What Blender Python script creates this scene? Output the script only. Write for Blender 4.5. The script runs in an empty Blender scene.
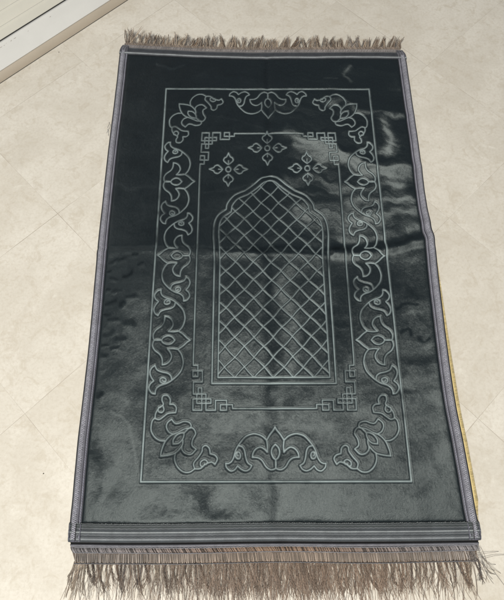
import bpy, math, random
import numpy as np

# ------------------------------------------------------------------ camera
sc = bpy.context.scene
C = sc.collection
CAM = np.array([-0.0410, -0.4280, 0.9198])
ROT = (0.3405, -0.0052, -0.0054)
cam = bpy.data.cameras.new("camera")
cam.sensor_fit = 'HORIZONTAL'; cam.sensor_width = 36.0
cam.lens = 480.0 / 504.0 * 36.0
cam.clip_start = 0.02; cam.clip_end = 60
camo = bpy.data.objects.new("camera", cam); C.objects.link(camo)
camo.location = CAM; camo.rotation_euler = ROT
sc.camera = camo
sc.render.resolution_x = 860; sc.render.resolution_y = 1024

# ------------------------------------------------------------------ light
w = bpy.data.worlds.new("World"); sc.world = w; w.use_nodes = True
w.node_tree.nodes["Background"].inputs[0].default_value = (0.86, 0.94, 1.06, 1)
w.node_tree.nodes["Background"].inputs[1].default_value = 0.17

def area(name, loc, look, size, power, color, sizey=None):
    l = bpy.data.lights.new(name, 'AREA'); l.energy = power; l.color = color
    l.shape = 'RECTANGLE'; l.size = size; l.size_y = sizey or size
    o = bpy.data.objects.new(name, l); C.objects.link(o); o.location = loc
    d = np.array(look, float) - np.array(loc, float)
    from mathutils import Vector
    o.rotation_euler = Vector(d).to_track_quat('-Z', 'Y').to_euler()
    return o
area("ceiling_lamp", (-0.45, -1.62, 2.95), (0, 0, 0), 0.80, 147, (1.0, 0.97, 0.895))
area("far_fill_light", (-1.6, 1.9, 1.5), (0.1, 0.1, 0), 0.9, 7, (1.0, 0.965, 0.90))  # unseen fill light, added to lift the far end and the sheen there

sc.view_settings.view_transform = 'Standard'
sc.view_settings.look = 'None'
sc.view_settings.exposure = 0.0
sc.view_settings.gamma = 1.0
sc.view_settings.use_curve_mapping = False

# ------------------------------------------------------------------ helpers
rng = np.random.default_rng(7)
random.seed(7)

def _R():
    rx, ry, rz = ROT
    cx, sx = math.cos(rx), math.sin(rx); cy, sy = math.cos(ry), math.sin(ry); cz, sz = math.cos(rz), math.sin(rz)
    Rx = np.array([[1, 0, 0], [0, cx, -sx], [0, sx, cx]]); Ry = np.array([[cy, 0, sy], [0, 1, 0], [-sy, 0, cy]])
    Rz = np.array([[cz, -sz, 0], [sz, cz, 0], [0, 0, 1]])
    return Rz @ Ry @ Rx
RM = _R()
def ground(px, z=0.0):
    """photo measurements (504x600) -> points on the plane at height z"""
    px = np.atleast_2d(np.asarray(px, float))
    d = np.stack([(px[:, 0] - 252) / 480, -(px[:, 1] - 300) / 480, -np.ones(len(px))], 1) @ RM.T
    t = (z - CAM[2]) / d[:, 2]
    return (CAM + d * t[:, None])[:, :2]
ZT = 0.010                                  # height of the pile surface

def new_mat(name):
    m = bpy.data.materials.new(name); m.use_nodes = True
    nt = m.node_tree
    return m, nt, nt.nodes, nt.links, nt.nodes["Principled BSDF"]
def N(nodes, t, **kw):
    n = nodes.new(t)
    for k, v in kw.items(): setattr(n, k, v)
    return n
def mixc(nodes, links, fac, a, b, blend='MIX'):
    n = nodes.new('ShaderNodeMix'); n.data_type = 'RGBA'; n.blend_type = blend
    for s, v in ((0, fac), (6, a), (7, b)):
        if hasattr(v, 'is_linked') or hasattr(v, 'links'): links.new(v, n.inputs[s])
        elif s == 0: n.inputs[0].default_value = v
        else: n.inputs[s].default_value = (*v, 1) if len(v) == 3 else v
    return n.outputs[2]
def noise(nodes, links, vec, scale, detail=4, rough=0.55, dist=0.0):
    n = nodes.new('ShaderNodeTexNoise'); n.inputs['Scale'].default_value = scale
    n.inputs['Detail'].default_value = detail; n.inputs['Roughness'].default_value = rough
    n.inputs['Distortion'].default_value = dist
    if vec is not None: links.new(vec, n.inputs['Vector'])
    return n.outputs['Fac']
def ramp(nodes, links, fac, lo, hi, a=0.0, b=1.0):
    n = nodes.new('ShaderNodeMapRange'); n.inputs[1].default_value = lo; n.inputs[2].default_value = hi
    n.inputs[3].default_value = a; n.inputs[4].default_value = b; n.interpolation_type = 'SMOOTHSTEP'
    links.new(fac, n.inputs[0]); return n.outputs[0]
def mth(nodes, links, op, a, b=None, c=None):
    n = nodes.new('ShaderNodeMath'); n.operation = op
    for i, v in enumerate((a, b, c)):
        if v is None: continue
        if isinstance(v, (int, float)): n.inputs[i].default_value = v
        else: links.new(v, n.inputs[i])
    return n.outputs[0]

def mesh_obj(name, V, F, mat=None, parent=None, smooth=True, attrs=None, tint=None):
    V = np.asarray(V, np.float32); F = np.asarray(F, np.int32)
    me = bpy.data.meshes.new(name)
    k = F.shape[1]
    me.vertices.add(len(V)); me.vertices.foreach_set('co', V.ravel())
    me.loops.add(F.size); me.loops.foreach_set('vertex_index', F.ravel())
    me.polygons.add(len(F)); me.polygons.foreach_set('loop_start', np.arange(0, F.size, k, dtype=np.int32))
    try: me.polygons.foreach_set('loop_total', np.full(len(F), k, np.int32))
    except Exception: pass
    if smooth: me.polygons.foreach_set('use_smooth', np.ones(len(F), bool))
    me.update(calc_edges=True)
    for an, av in (attrs or {}).items():
        a = me.attributes.new(an, 'FLOAT', 'POINT'); a.data.foreach_set('value', np.asarray(av, np.float32))
    if tint is not None:
        a = me.attributes.new('tint', 'FLOAT_COLOR', 'POINT')
        t = np.concatenate([np.asarray(tint, np.float32), np.ones((len(V), 1), np.float32)], 1)
        a.data.foreach_set('color', t.ravel())
    me.validate()
    if mat: me.materials.append(mat)
    o = bpy.data.objects.new(name, me); C.objects.link(o)
    if parent: o.parent = parent
    return o

class Tubes:
    """collects many yarn-like tubes into one mesh"""
    def __init__(s): s.V = []; s.F = []; s.T = []; s.n = 0
    def add(s, P, r, col, sides=5, flat=1.0):
        P = np.asarray(P, float); m = len(P)
        r = np.broadcast_to(np.asarray(r, float), (m,))
        T = np.gradient(P, axis=0); T /= np.linalg.norm(T, axis=1)[:, None] + 1e-12
        up = np.array([0, 0, 1.0])
        A = np.cross(T, up); L = np.linalg.norm(A, axis=1)
        A[L < 1e-3] = (1, 0, 0); A /= np.linalg.norm(A, axis=1)[:, None]
        B = np.cross(A, T)
        th = np.arange(sides) * 2 * np.pi / sides
        ring = P[:, None, :] + r[:, None, None] * (np.cos(th)[None, :, None] * A[:, None, :] + flat * np.sin(th)[None, :, None] * B[:, None, :])
        s.V.append(ring.reshape(-1, 3))
        i = np.arange(m - 1)[:, None] * sides; j = np.arange(sides)[None, :]; j2 = (j + 1) % sides
        s.F.append(np.stack([i + j, i + j2, i + sides + j2, i + sides + j], -1).reshape(-1, 4) + s.n)
        s.T.append(np.tile(np.asarray(col, float), (m * sides, 1)))
        s.n += m * sides
    def build(s, name, mat, parent):
        return mesh_obj(name, np.concatenate(s.V), np.concatenate(s.F), mat, parent, True, None, np.concatenate(s.T))

def tag(o, label=None, cat=None, group=None, kind=None):
    for k, v in (('label', label), ('category', cat), ('group', group), ('kind', kind)):
        if v: o[k] = v
    return o

def vnoise(shape, cell, seed, octaves=3, gain=0.5):
    """smooth value noise on a regular raster (cell in raster pixels)"""
    r = np.random.default_rng(seed); out = np.zeros(shape); amp = 1.0; tot = 0
    for _ in range(octaves):
        gy, gx = int(shape[0] / cell[0]) + 3, int(shape[1] / cell[1]) + 3
        g = r.standard_normal((gy, gx))
        y = np.arange(shape[0]) / cell[0]; x = np.arange(shape[1]) / cell[1]
        yi = y.astype(int); xi = x.astype(int); fy = y - yi; fx = x - xi
        fy = fy * fy * (3 - 2 * fy); fx = fx * fx * (3 - 2 * fx)
        g0 = g[yi][:, xi] * (1 - fx) + g[yi][:, xi + 1] * fx
        g1 = g[yi + 1][:, xi] * (1 - fx) + g[yi + 1][:, xi + 1] * fx
        out += amp * (g0 * (1 - fy)[:, None] + g1 * fy[:, None]); tot += amp * amp
        amp *= gain; cell = (max(cell[0] / 2, 1.01), max(cell[1] / 2, 1.01))
    return out / math.sqrt(tot)

def crom(P, step=0.0008, closed=False):
    P = np.asarray(P, float)
    if len(P) == 2:
        n = max(2, int(np.linalg.norm(P[1] - P[0]) / step)); t = np.linspace(0, 1, n)[:, None]
        return P[0] * (1 - t) + P[1] * t
    Q = np.vstack([P[-1], P, P[0], P[1]]) if closed else np.vstack([2 * P[0] - P[1], P, 2 * P[-1] - P[-2]])
    out = []
    for i in range(1, len(Q) - 2):
        p0, p1, p2, p3 = Q[i - 1:i + 3]
        n = max(2, int(np.linalg.norm(p2 - p1) / step) + 1); t = np.linspace(0, 1, n, endpoint=False)[:, None]
        out.append(0.5 * (2 * p1 + (p2 - p0) * t + (2 * p0 - 5 * p1 + 4 * p2 - p3) * t ** 2 + (3 * p1 - p0 - 3 * p2 + p3) * t ** 3))
    out.append(Q[-2][None] if not closed else Q[1][None])
    return np.vstack(out)

# ------------------------------------------------------------------ floor
TA = -0.0150; TO = (0.3940, 0.0852); TS = 0.30
m, nt, nd, lk, bs = new_mat("vinyl_floor")
tc = N(nd, 'ShaderNodeTexCoord'); ob = tc.outputs['Object']
mp = N(nd, 'ShaderNodeMapping'); mp.vector_type = 'TEXTURE'
mp.inputs['Location'].default_value = (TO[0], TO[1], 0)
mp.inputs['Rotation'].default_value = (0, 0, TA + math.radians(45)); mp.inputs['Scale'].default_value = (TS, TS, 1)
lk.new(ob, mp.inputs['Vector'])
sx = N(nd, 'ShaderNodeSeparateXYZ'); lk.new(mp.outputs[0], sx.inputs[0])
def joint(c):
    f = mth(nd, lk, 'FRACT', c); f = mth(nd, lk, 'SUBTRACT', f, 0.5); f = mth(nd, lk, 'ABSOLUTE', f)
    return mth(nd, lk, 'SUBTRACT', 0.5, f)
dj = mth(nd, lk, 'MINIMUM', joint(sx.outputs[0]), joint(sx.outputs[1]))
wob = noise(nd, lk, ob, 9, 3)
jw = ramp(nd, lk, wob, 0.35, 0.7, 0.0014, 0.0031)
jr = nd.new('ShaderNodeMath'); jr.operation = 'DIVIDE'; lk.new(dj, jr.inputs[0]); lk.new(jw, jr.inputs[1])
jmask = ramp(nd, lk, jr.outputs[0], 0.35, 1.0, 1.0, 0.0)
# per-tile tone
fl = N(nd, 'ShaderNodeVectorMath', operation='FLOOR'); lk.new(mp.outputs[0], fl.inputs[0])
wn = N(nd, 'ShaderNodeTexWhiteNoise'); wn.noise_dimensions = '2D'; lk.new(fl.outputs[0], wn.inputs['Vector'])
off = N(nd, 'ShaderNodeVectorMath', operation='MULTIPLY_ADD'); lk.new(wn.outputs['Color'], off.inputs[0])
off.inputs[1].default_value = (3, 3, 3); lk.new(ob, off.inputs[2])
tv = off.outputs[0]
n1 = noise(nd, lk, tv, 7.5, 6, 0.62, 0.6)
n2 = noise(nd, lk, tv, 38, 6, 0.72, 0.9)
n3 = noise(nd, lk, ob, 170, 5, 0.75)
n4 = noise(nd, lk, tv, 22, 6, 0.7, 1.2)
c = mixc(nd, lk, ramp(nd, lk, n1, 0.33, 0.68), (0.565, 0.525, 0.455), (0.645, 0.608, 0.540))
c = mixc(nd, lk, ramp(nd, lk, n2, 0.48, 0.66, 0, 0.60), c, (0.50, 0.45, 0.37))
c = mixc(nd, lk, ramp(nd, lk, n4, 0.56, 0.76, 0, 0.55), c, (0.71, 0.68, 0.61))
c = mixc(nd, lk, ramp(nd, lk, n3, 0.40, 0.72, 0, 0.34), c, (0.42, 0.37, 0.30))
tone = ramp(nd, lk, wn.outputs['Value'], 0, 1, 0.985, 1.01)
cc = N(nd, 'ShaderNodeVectorMath', operation='SCALE'); lk.new(c, cc.inputs[0]); lk.new(tone, cc.inputs['Scale'])
jfade = ramp(nd, lk, noise(nd, lk, ob, 5, 2), 0.40, 0.62, 0.10, 0.60)
jm = mth(nd, lk, 'MULTIPLY', jmask, jfade)
c = mixc(nd, lk, jm, cc.outputs[0], (0.20, 0.155, 0.11))
lk.new(c, bs.inputs['Base Color'])
bs.inputs['Specular IOR Level'].default_value = 0.35
lk.new(ramp(nd, lk, n2, 0.3, 0.7, 0.50, 0.62), bs.inputs['Roughness'])
bp = N(nd, 'ShaderNodeBump'); bp.inputs['Strength'].default_value = 0.25; bp.inputs['Distance'].default_value = 0.0006
hh = mth(nd, lk, 'MULTIPLY_ADD', jmask, -1.2, noise(nd, lk, ob, 420, 3))
lk.new(hh, bp.inputs['Height']); lk.new(bp.outputs[0], bs.inputs['Normal'])
S = 14.0
fo = mesh_obj('floor', [(-S, -S, 0), (S, -S, 0), (S, S, 0), (-S, S, 0)], [(0, 1, 2, 3)], m, smooth=False)
tag(fo, 'beige mottled vinyl floor laid in square tiles set diagonally', None, None, 'structure')

# ------------------------------------------------------------------ rug outline (measured edges)
eL = ground([(69, 541.5), (71.3, 515), (73.5, 494), (78.4, 440), (82.0, 410), (85.5, 380), (89.4, 344), (93.6, 299), (98.3, 245), (103.2, 200), (108.2, 155), (114.6, 103), (119.5, 60), (121.8, 48.5)], 0.004)
eR = ground([(479.5, 539.5), (477.8, 527), (473.5, 508), (466.3, 469), (461, 440), (457, 421), (454, 405), (450, 380), (445, 344), (439.5, 299), (436.2, 270), (433.9, 250), (430.4, 235), (427.3, 215), (425.3, 200), (419.5, 155), (411.8, 103), (406, 62), (403.5, 53.5)], 0.004)
eB = ground([(69, 541.5), (130, 542.2), (200, 541.5), (270, 540.7), (350, 541), (420, 540.5), (479.5, 539.5)], 0.004)
eT = ground([(121.8, 48.5), (150, 50), (180, 51.3), (225, 52.7), (260, 53.6), (330, 53.2), (370, 53.2), (403.5, 53.5)], 0.004)
def arc(P, n=401):
    P = crom(P, 0.002); d = np.r_[0, np.cumsum(np.linalg.norm(np.diff(P, axis=0), axis=1))]
    t = np.linspace(0, d[-1], n)
    return np.stack([np.interp(t, d, P[:, 0]), np.interp(t, d, P[:, 1])], 1)
eL, eR, eB, eT = map(arc, (eL, eR, eB, eT))
W = 0.5 * (np.linalg.norm(eB[-1] - eB[0]) + np.linalg.norm(eT[-1] - eT[0])); L = 0.5 * (np.linalg.norm(eL[-1] - eL[0]) + np.linalg.norm(eR[-1] - eR[0]))
print("rug", W, L)
def lerp_curve(Cv, t):
    n = len(Cv) - 1; t = t * n; i = np.clip(np.floor(t), 0, n - 1).astype(int); f = (t - i)[..., None]
    k = 30                                            # runs on straight past either end
    ext = np.where((t < 0)[..., None], Cv[0] + (Cv[k] - Cv[0]) / k * t[..., None], Cv[n] + (Cv[n] - Cv[n - k]) / k * (t[..., None] - n))
    return np.where(((t < 0) | (t > n))[..., None], ext, Cv[i] * (1 - f) + Cv[i + 1] * f)
def rug_xy(a, b):
    """a, b metres from the left and bottom edges (may run outside) -> world xy (Coons patch)"""
    a, b = np.broadcast_arrays(np.asarray(a, float), np.asarray(b, float))
    u = a / W; v = b / L
    uc = u[..., None]; vc = v[..., None]
    l, r, bt, tp = lerp_curve(eL, v), lerp_curve(eR, v), lerp_curve(eB, u), lerp_curve(eT, u)
    P = (1 - uc) * l + uc * r + (1 - vc) * bt + vc * tp
    P -= (1 - uc) * (1 - vc) * eB[0] + uc * (1 - vc) * eB[-1] + (1 - uc) * vc * eT[0] + uc * vc * eT[-1]
    return P

# ------------------------------------------------------------------ embossed pattern
def hom(src, dst):
    A = []
    for (x, y), (p, q) in zip(src, dst):
        A.append([x, y, 1, 0, 0, 0, -p * x, -p * y, -p]); A.append([0, 0, 0, x, y, 1, -q * x, -q * y, -q])
    return np.linalg.svd(np.array(A))[2][-1].reshape(3, 3)
def ap(H, P):
    P = np.atleast_2d(np.asarray(P, float)); q = np.c_[P, np.ones(len(P))] @ H.T
    return q[:, :2] / q[:, 2:]
FC = ground([(140.5, 482), (411.5, 481.5), (369, 89.3), (166, 88.8)], ZT)
FW = 0.5 * (np.linalg.norm(FC[1] - FC[0]) + np.linalg.norm(FC[2] - FC[3])) / 2
FL = 0.5 * (np.linalg.norm(FC[3] - FC[0]) + np.linalg.norm(FC[2] - FC[1])) / 2
G = hom([(-FW, -FL), (FW, -FL), (FW, FL), (-FW, FL)], FC)          # frame -> world
GI = np.linalg.inv(G)
def fr(px): return ap(GI, ground(px, ZT))                            # photo measure -> frame metres
def zm(P, ox, oy, s): return fr([(ox + x / s, oy + y / s) for x, y in P])
curves = []                                                          # (points in frame coords, strength)
def cv(P, s=1.0, smooth=True, closed=False):
    P = np.asarray(P, float)
    if smooth: curves.append((crom(P, 0.0007, closed), s))
    else:
        for i in range(len(P) - 1): curves.append((crom(P[i:i + 2], 0.0007), s))
def mirror(P, mx, my): return P * np.array([-1 if mx else 1, -1 if my else 1])
# outer frame
fx, fy = FW, FL
cv([(-fx, -fy), (fx, -fy)], 1.15, False); cv([(fx, -fy), (fx, fy)], 1.15, False); cv([(fx, fy), (-fx, fy)], 1.15, False); cv([(-fx, fy), (-fx, -fy)], 1.25, False)

# scroll unit: half of it, in zoomed measure (axis at y=-2)
half = [
 [(418, -2), (396, 14), (362, 48), (325, 76)],
 [(325, 76), (285, 70), (246, 73)],
 [(246, 73), (264, 98), (276, 135), (262, 175), (235, 200), (205, 208)],
 [(205, 208), (206, 178), (202, 148), (186, 118), (150, 85), (134, 50), (136, 20), (145, -2)],
 [(145, -2), (172, 0), (200, -2)],
 [(200, -2), (213, 20), (245, 35), (277, 26), (302, -2)],
 [(325, 76), (350, 115), (363, 165), (362, 210), (342, 268), (293, 325), (245, 362), (190, 384), (163, 405)],
 [(163, 405), (152, 430), (150, 457)],
 [(150, 457), (124, 448), (103, 410), (113, 372), (140, 345)],
 [(140, 345), (120, 310), (112, 270), (125, 235), (150, 214)],
 [(150, 214), (166, 250), (200, 268), (245, 280), (270, 303), (276, 338)],
 [(232, 352), (212, 368), (190, 352), (190, 328), (210, 318), (230, 328), (232, 345), (214, 352), (207, 342)],
]
axis_y = 340 + -2 / 8.4
A0 = fr([(140 + 260 / 8.4, axis_y)])[0][1]
unit = []
for q in half:
    f = zm(q, 140, 340, 8.4)
    unit.append(np.stack([A0 - f[:, 1], f[:, 0]], 1))                # (along, across)
amax = max(u[:, 0].max() for u in unit); bmin = min(u[:, 1].min() for u in unit); bmax = max(u[:, 1].max() for u in unit)
unit = [np.stack([u[:, 0] / amax, (u[:, 1] - bmin) / (bmax - bmin)], 1) for u in unit]
def place_unit(base, tip, halflen, s=1.0, mx=False):
    base = np.asarray(base, float); tip = np.asarray(tip, float)
    t = tip - base; e = np.array([-t[1], t[0]]) / np.linalg.norm(t) * halflen
    for u in unit:
        for sg in (1, -1):
            P = base + u[:, 1:] * t + sg * u[:, :1] * e
            if mx: P = mirror(P, True, False)
            cv(P, s)
sideunits = [((162.5, 182.5), (194.3, 182.5), (142, 223.5)), ((191, 255), (157.8, 255), (213, 301)), ((151.8, 340), (190, 340), (290, 394))]
for (bpx, tpx, ys) in sideunits:
    b_, t_ = fr([bpx])[0], fr([tpx])[0]; y_ = 0.5 * (b_[1] + t_[1])
    hl = 0.5 * abs(fr([(170, ys[0])])[0][1] - fr([(160, ys[1])])[0][1])
    yc = 0.5 * (fr([(170, ys[0])])[0][1] + fr([(160, ys[1])])[0][1])
    for mx in (False, True): place_unit((b_[0], yc), (t_[0], yc), hl, 1.0, mx)
# end units, tips inwards
b_, t_ = fr([(274.6, 471)])[0], fr([(274.6, 427)])[0]; hl = 0.5 * abs(fr([(225, 465)])[0][0] - fr([(325.5, 465)])[0][0])
place_unit((0, b_[1]), (0, t_[1]), hl, 1.0)
b_, t_ = fr([(267, 91.5)])[0], fr([(267, 118)])[0]; hl = 0.5 * abs(fr([(228.6, 96)])[0][0] - fr([(305.6, 96)])[0][0])
place_unit((0, b_[1]), (0, t_[1]), hl, 0.9)

# corner scroll, traced bottom left
corner = [
 [(97, 418), (103, 382), (124, 328), (158, 290), (205, 268), (250, 245), (285, 240)],
 [(97, 418), (140, 413), (187, 400), (216, 374), (235, 345), (238, 318)],
 [(176, 342), (178, 312), (205, 280), (242, 272), (238, 306), (212, 335), (176, 342)],
 [(232, 350), (233, 378), (255, 402), (290, 405), (322, 374)],
 [(322, 374), (296, 350), (300, 312), (318, 275), (305, 245), (282, 238), (258, 258), (245, 272)],
 [(180, 280), (150, 266), (134, 235), (140, 207), (166, 184)],
 [(166, 184), (188, 210), (212, 210), (245, 198), (278, 205), (290, 225), (284, 240)],
 [(190, 398), (186, 440), (204, 485), (240, 516), (280, 518), (312, 498)],
 [(312, 498), (306, 462), (335, 424), (358, 388), (362, 362), (382, 350), (404, 368), (410, 402)],
 [(410, 402), (440, 412), (455, 436), (440, 470)],
 [(440, 470), (418, 455), (382, 468), (348, 495), (312, 498)],
 [(385, 470), (392, 452), (372, 440), (350, 455), (350, 478), (366, 480), (374, 466)],
 [(122, 322), (90, 318), (58, 295), (38, 258), (38, 222), (46, 192), (62, 176)],
 [(62, 180), (88, 186), (116, 168), (145, 148), (192, 142)],
 [(192, 142), (196, 112), (180, 92), (155, 90)],
 [(155, 90), (158, 60), (140, 35), (112, 38), (106, 64), (114, 92), (86, 114), (66, 148), (62, 180)],
 [(112, 100), (118, 125), (104, 142), (84, 135), (84, 112), (98, 108)],
]
for q in corner:
    f = zm(q, 145, 390, 6.3)
    for mx in (False, True):
        for my in (False, True): cv(mirror(f, mx, my), 1.0 if not my else 0.9)
# inner frame with fretwork corners
IX = fr([(193, 400)])[0][0]; IY = fr([(280, 410)])[0][1]; 
fret = [
 [(95, -6), (95, 38), (128, 38), (128, 120), (92, 120), (92, 78), (160, 78), (160, 158), (95, 158), (95, 245), (186, 245), (186, 362), (255, 362), (255, 290), (335, 290), (335, 362), (290, 362), (290, 322), (378, 322), (378, 350), (400, 350)],
 [(120, 245), (120, 312), (222, 312), (222, 280), (92, 280), (92, 362), (156, 362), (156, 200), (130, 200), (130, 245)],
]
fx0 = None
for q in fret:
    f = zm(q, 180, 360, 7.2)
    for mx in (False, True):
        for my in (False, True): cv(mirror(f, mx, my), 0.8, False)
e0 = zm([(95, -6)], 180, 360, 7.2)[0]; e1 = zm([(400, 350)], 180, 360, 7.2)[0]
for sx_ in (-1, 1):
    cv([(sx_ * abs(e0[0]), e0[1]), (sx_ * abs(e0[0]), -e0[1])], 0.8, False)
    cv([(-abs(e1[0]), sx_ * abs(e1[1])), (abs(e1[0]), sx_ * abs(e1[1]))], 0.9, False)
print("fret TL expected (201.4,126.4)", mirror(zm([(92, 362)], 180, 360, 7.2), False, True), fr([(201.4, 126.4)]))
# arch
archL = zm([(36, 357), (34, 300), (31, 245), (36, 200), (52, 168), (86, 143)], 205, 175, 4.2), zm([(86, 143), (92, 118), (120, 86), (165, 66)], 205, 175, 4.2), zm([(165, 66), (200, 42), (235, 14), (264, 5)], 205, 175, 4.2)
a0 = fr([(208.3, 383.5), (332.8, 383.5)]); ax = 0.5 * abs(a0[1][0] - a0[0][0]); ay = a0[0][1]
cx_arch = 0.0
outer = []
tops = np.vstack([crom(p, 0.003)[:-1] for p in archL] + [archL[2][-1:]])
sh = -ax - tops[0][0]
kx = ax / abs(tops[0][0]); tops = tops * [kx, 1]; tops[-1][0] = 0
full = np.vstack([[(-ax, ay)], tops, (tops * [-1, 1])[::-1][1:], [(ax, ay)], [(-ax, ay)]])
def dens(P, step=0.0007):
    return np.vstack([crom(P[i:i + 2], step) for i in range(len(P) - 1)])
curves.append((dens(full), 1.0))
def inset(P, d):
    Q = P[:-1]; prv = np.roll(Q, 1, 0); nx = np.roll(Q, -1, 0); out = []
    for a, b, c in zip(prv, Q, nx):
        t1 = (b - a) / (np.linalg.norm(b - a) + 1e-9); t2 = (c - b) / (np.linalg.norm(c - b) + 1e-9)
        n1 = np.array([t1[1], -t1[0]]); n2 = np.array([t2[1], -t2[0]]); n = n1 + n2; n /= np.linalg.norm(n) + 1e-9
        out.append(b + n * d / max(0.5, n @ n1))
    out.append(out[0]); return np.array(out)
inn = inset(full, 0.0115)
if abs(inn[0][0]) > ax: inn = inset(full, -0.0115)
curves.append((dens(inn), 0.9))
# lattice inside the arch
def inside(P, poly):
    x, y = P[:, 0], P[:, 1]; c = np.zeros(len(P), bool); n = len(poly) - 1
    for i in range(n):
        x1, y1 = poly[i]; x2, y2 = poly[i + 1]
        if y1 == y2: continue
        k = ((y1 > y) != (y2 > y)) & (x < (x2 - x1) * (y - y1) / (y2 - y1) + x1); c ^= k
    return c
lp = fr([(234.4, 377.5), (313.2, 377.5)]); pw = abs(lp[1][0] - lp[0][0]) / 4
lq = fr([(223.7, 346.4), (223.7, 367.2)]); ph = abs(lq[0][1] - lq[1][1])
ybase = inn[0][1]
print("lattice", pw, ph, 'inner w', 2 * abs(inn[0][0]) / pw)
ph = 0.0400
for sgn in (1, -1):
    for k in range(-26, 27):
        # a line through (k*pw, ybase) with slope +-ph/pw
        t = np.arange(0, 0.75, 0.0007)
        dx = pw / 2; dy = ph / 2; l = math.hypot(dx, dy)
        P = np.stack([(k) * pw + sgn * t * dx / l, ybase + t * dy / l], 1)
        P[:, 0] += 0.0010 * np.sin(P[:, 1] / ph * 2 * np.pi + k)
        P = P[inside(P, inn)]
        if len(P) > 4: curves.append((P, 0.62))
# three crossed flowers
for (cxp, cyp, s_) in ((228.2, 169.3, 1), (267.2, 148, 1), (307.3, 168.2, 1)):
    c0 = fr([(cxp, cyp)])[0]; hx = abs(fr([(cxp + 19, cyp)])[0][0] - c0[0]); hy = abs(fr([(cxp, cyp - 16.4)])[0][1] - c0[1])
    for k in range(4):
        a = k * math.pi / 2; R = np.array([[math.cos(a), -math.sin(a)], [math.sin(a), math.cos(a)]])
        pet = np.array([(0.30, 0), (0.40, 0.13), (0.55, 0.25), (0.70, 0.21), (0.78, 0.10), (1.0, 0)])
        for sg in (1, -1): cv(((pet * [1, sg]) @ R.T) * [hx, hy] + c0, 0.9)
        cv((np.array([(0.30, 0.0), (0.42, 0.0), (0.52, 0.0)]) @ R.T) * [hx, hy] + c0, 0.6)
    th = np.linspace(0, 2 * np.pi, 14)
    cv(np.stack([np.cos(th) * 0.13 * hx, np.sin(th) * 0.15 * hy], 1) + c0, 0.9)

# raster of distance to the nearest embossed line, world space, 0.5 mm
RS = 0.0005; X0, X1, Y0, Y1 = -0.42, 0.42, -0.62, 0.62
NX, NY = int((X1 - X0) / RS), int((Y1 - Y0) / RS)
dist = np.full(NY * NX, 0.02, np.float32)
wn_ = 10
oy_, ox_ = np.mgrid[-wn_:wn_ + 1, -wn_:wn_ + 1]; oy_ = oy_.ravel(); ox_ = ox_.ravel()
for P, s in curves:
    Wp = ap(G, P); gx = (Wp[:, 0] - X0) / RS; gy = (Wp[:, 1] - Y0) / RS
    ix = np.round(gx).astype(int); iy = np.round(gy).astype(int)
    XX = ix[:, None] + ox_; YY = iy[:, None] + oy_
    d = np.hypot(XX - gx[:, None], YY - gy[:, None]) * RS + (1 - s) * 0.0011
    ok = (XX >= 0) & (XX < NX) & (YY >= 0) & (YY < NY)
    np.minimum.at(dist, (YY * NX + XX)[ok], d[ok].astype(np.float32))
dist = dist.reshape(NY, NX)

# ------------------------------------------------------------------ how the pile lies (brushed marks) and wrinkles, world raster at 1 mm
RL = 0.001; LX, LY = int((X1 - X0) / RL), int((Y1 - Y0) / RL)
gxw = X0 + np.arange(LX) * RL; gyw = Y0 + np.arange(LY) * RL
GX, GY = np.meshgrid(gxw, gyw)
warpx = vnoise((LY, LX), (45, 45), 11, 3) * 0.009; warpy = vnoise((LY, LX), (40, 40), 12, 3) * 0.009
def samp_rot(A, ang=-0.22):
    c_, s_ = math.cos(ang), math.sin(ang); x = (GX * c_ + GY * s_ + warpx) / RL + LX / 2 + 200; y = (-GX * s_ + GY * c_ + warpy) / RL + LY / 2 + 200
    return A[np.clip(y.astype(int), 0, A.shape[0] - 1), np.clip(x.astype(int), 0, A.shape[1] - 1)]
lay = np.zeros((LY, LX)); hgt = np.zeros((LY, LX))
def seg_dist(P, wx=None, sl=(slice(None), slice(None))):
    """distance, and side, to a polyline in world coords, over the warped raster"""
    qx = GX[sl] + (warpx[sl] * wx if wx else 0); qy = GY[sl] + (warpy[sl] * wx if wx else 0)
    best = np.full(qx.shape, 9.0); side = np.zeros(qx.shape)
    for a, b in zip(P[:-1], P[1:]):
        d = b - a; L2 = d @ d; t = np.clip(((qx - a[0]) * d[0] + (qy - a[1]) * d[1]) / L2, 0, 1)
        ex = qx - a[0] - t * d[0]; ey = qy - a[1] - t * d[1]; dd = np.hypot(ex, ey)
        m_ = dd < best; best = np.where(m_, dd, best)
        side = np.where(m_, np.sign(d[0] * (qy - a[1]) - d[1] * (qx - a[0])), side)
    return best, side
def stroke(px, width, amp, wx=1.0, arr=None, onesided=0):
    """brush stroke; onesided: hard edge on one side, long fade on the other"""
    if arr is None and amp > 0 and np.mean([p[1] for p in px]) < 245: amp *= 1.6
    P = crom(ground(px, ZT), 0.01) if len(px) > 2 else ground(px, ZT)
    m_ = 3 * width + 0.03
    x0 = max(0, int((P[:, 0].min() - m_ - X0) / RL)); x1 = min(LX, int((P[:, 0].max() + m_ - X0) / RL))
    y0 = max(0, int((P[:, 1].min() - m_ - Y0) / RL)); y1 = min(LY, int((P[:, 1].max() + m_ - Y0) / RL))
    sl = (slice(y0, y1), slice(x0, x1))
    d, sd = seg_dist(P, wx, sl)
    g = np.exp(-(d / width) ** 2)
    if onesided:
        e0, e1 = P[0], P[-1]; ln = np.linalg.norm(e1 - e0) + 1e-6
        t_ = ((GX[sl] - e0[0]) * (e1 - e0)[0] + (GY[sl] - e0[1]) * (e1 - e0)[1]) / ln ** 2
        g = np.where(sd * onesided > 0, g, np.exp(-(d / 0.0016) ** 2)) * np.clip(np.minimum(t_ + .15, 1.15 - t_) / .3, 0, 1)
    (lay if arr is None else arr)[sl] += amp * g
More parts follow.
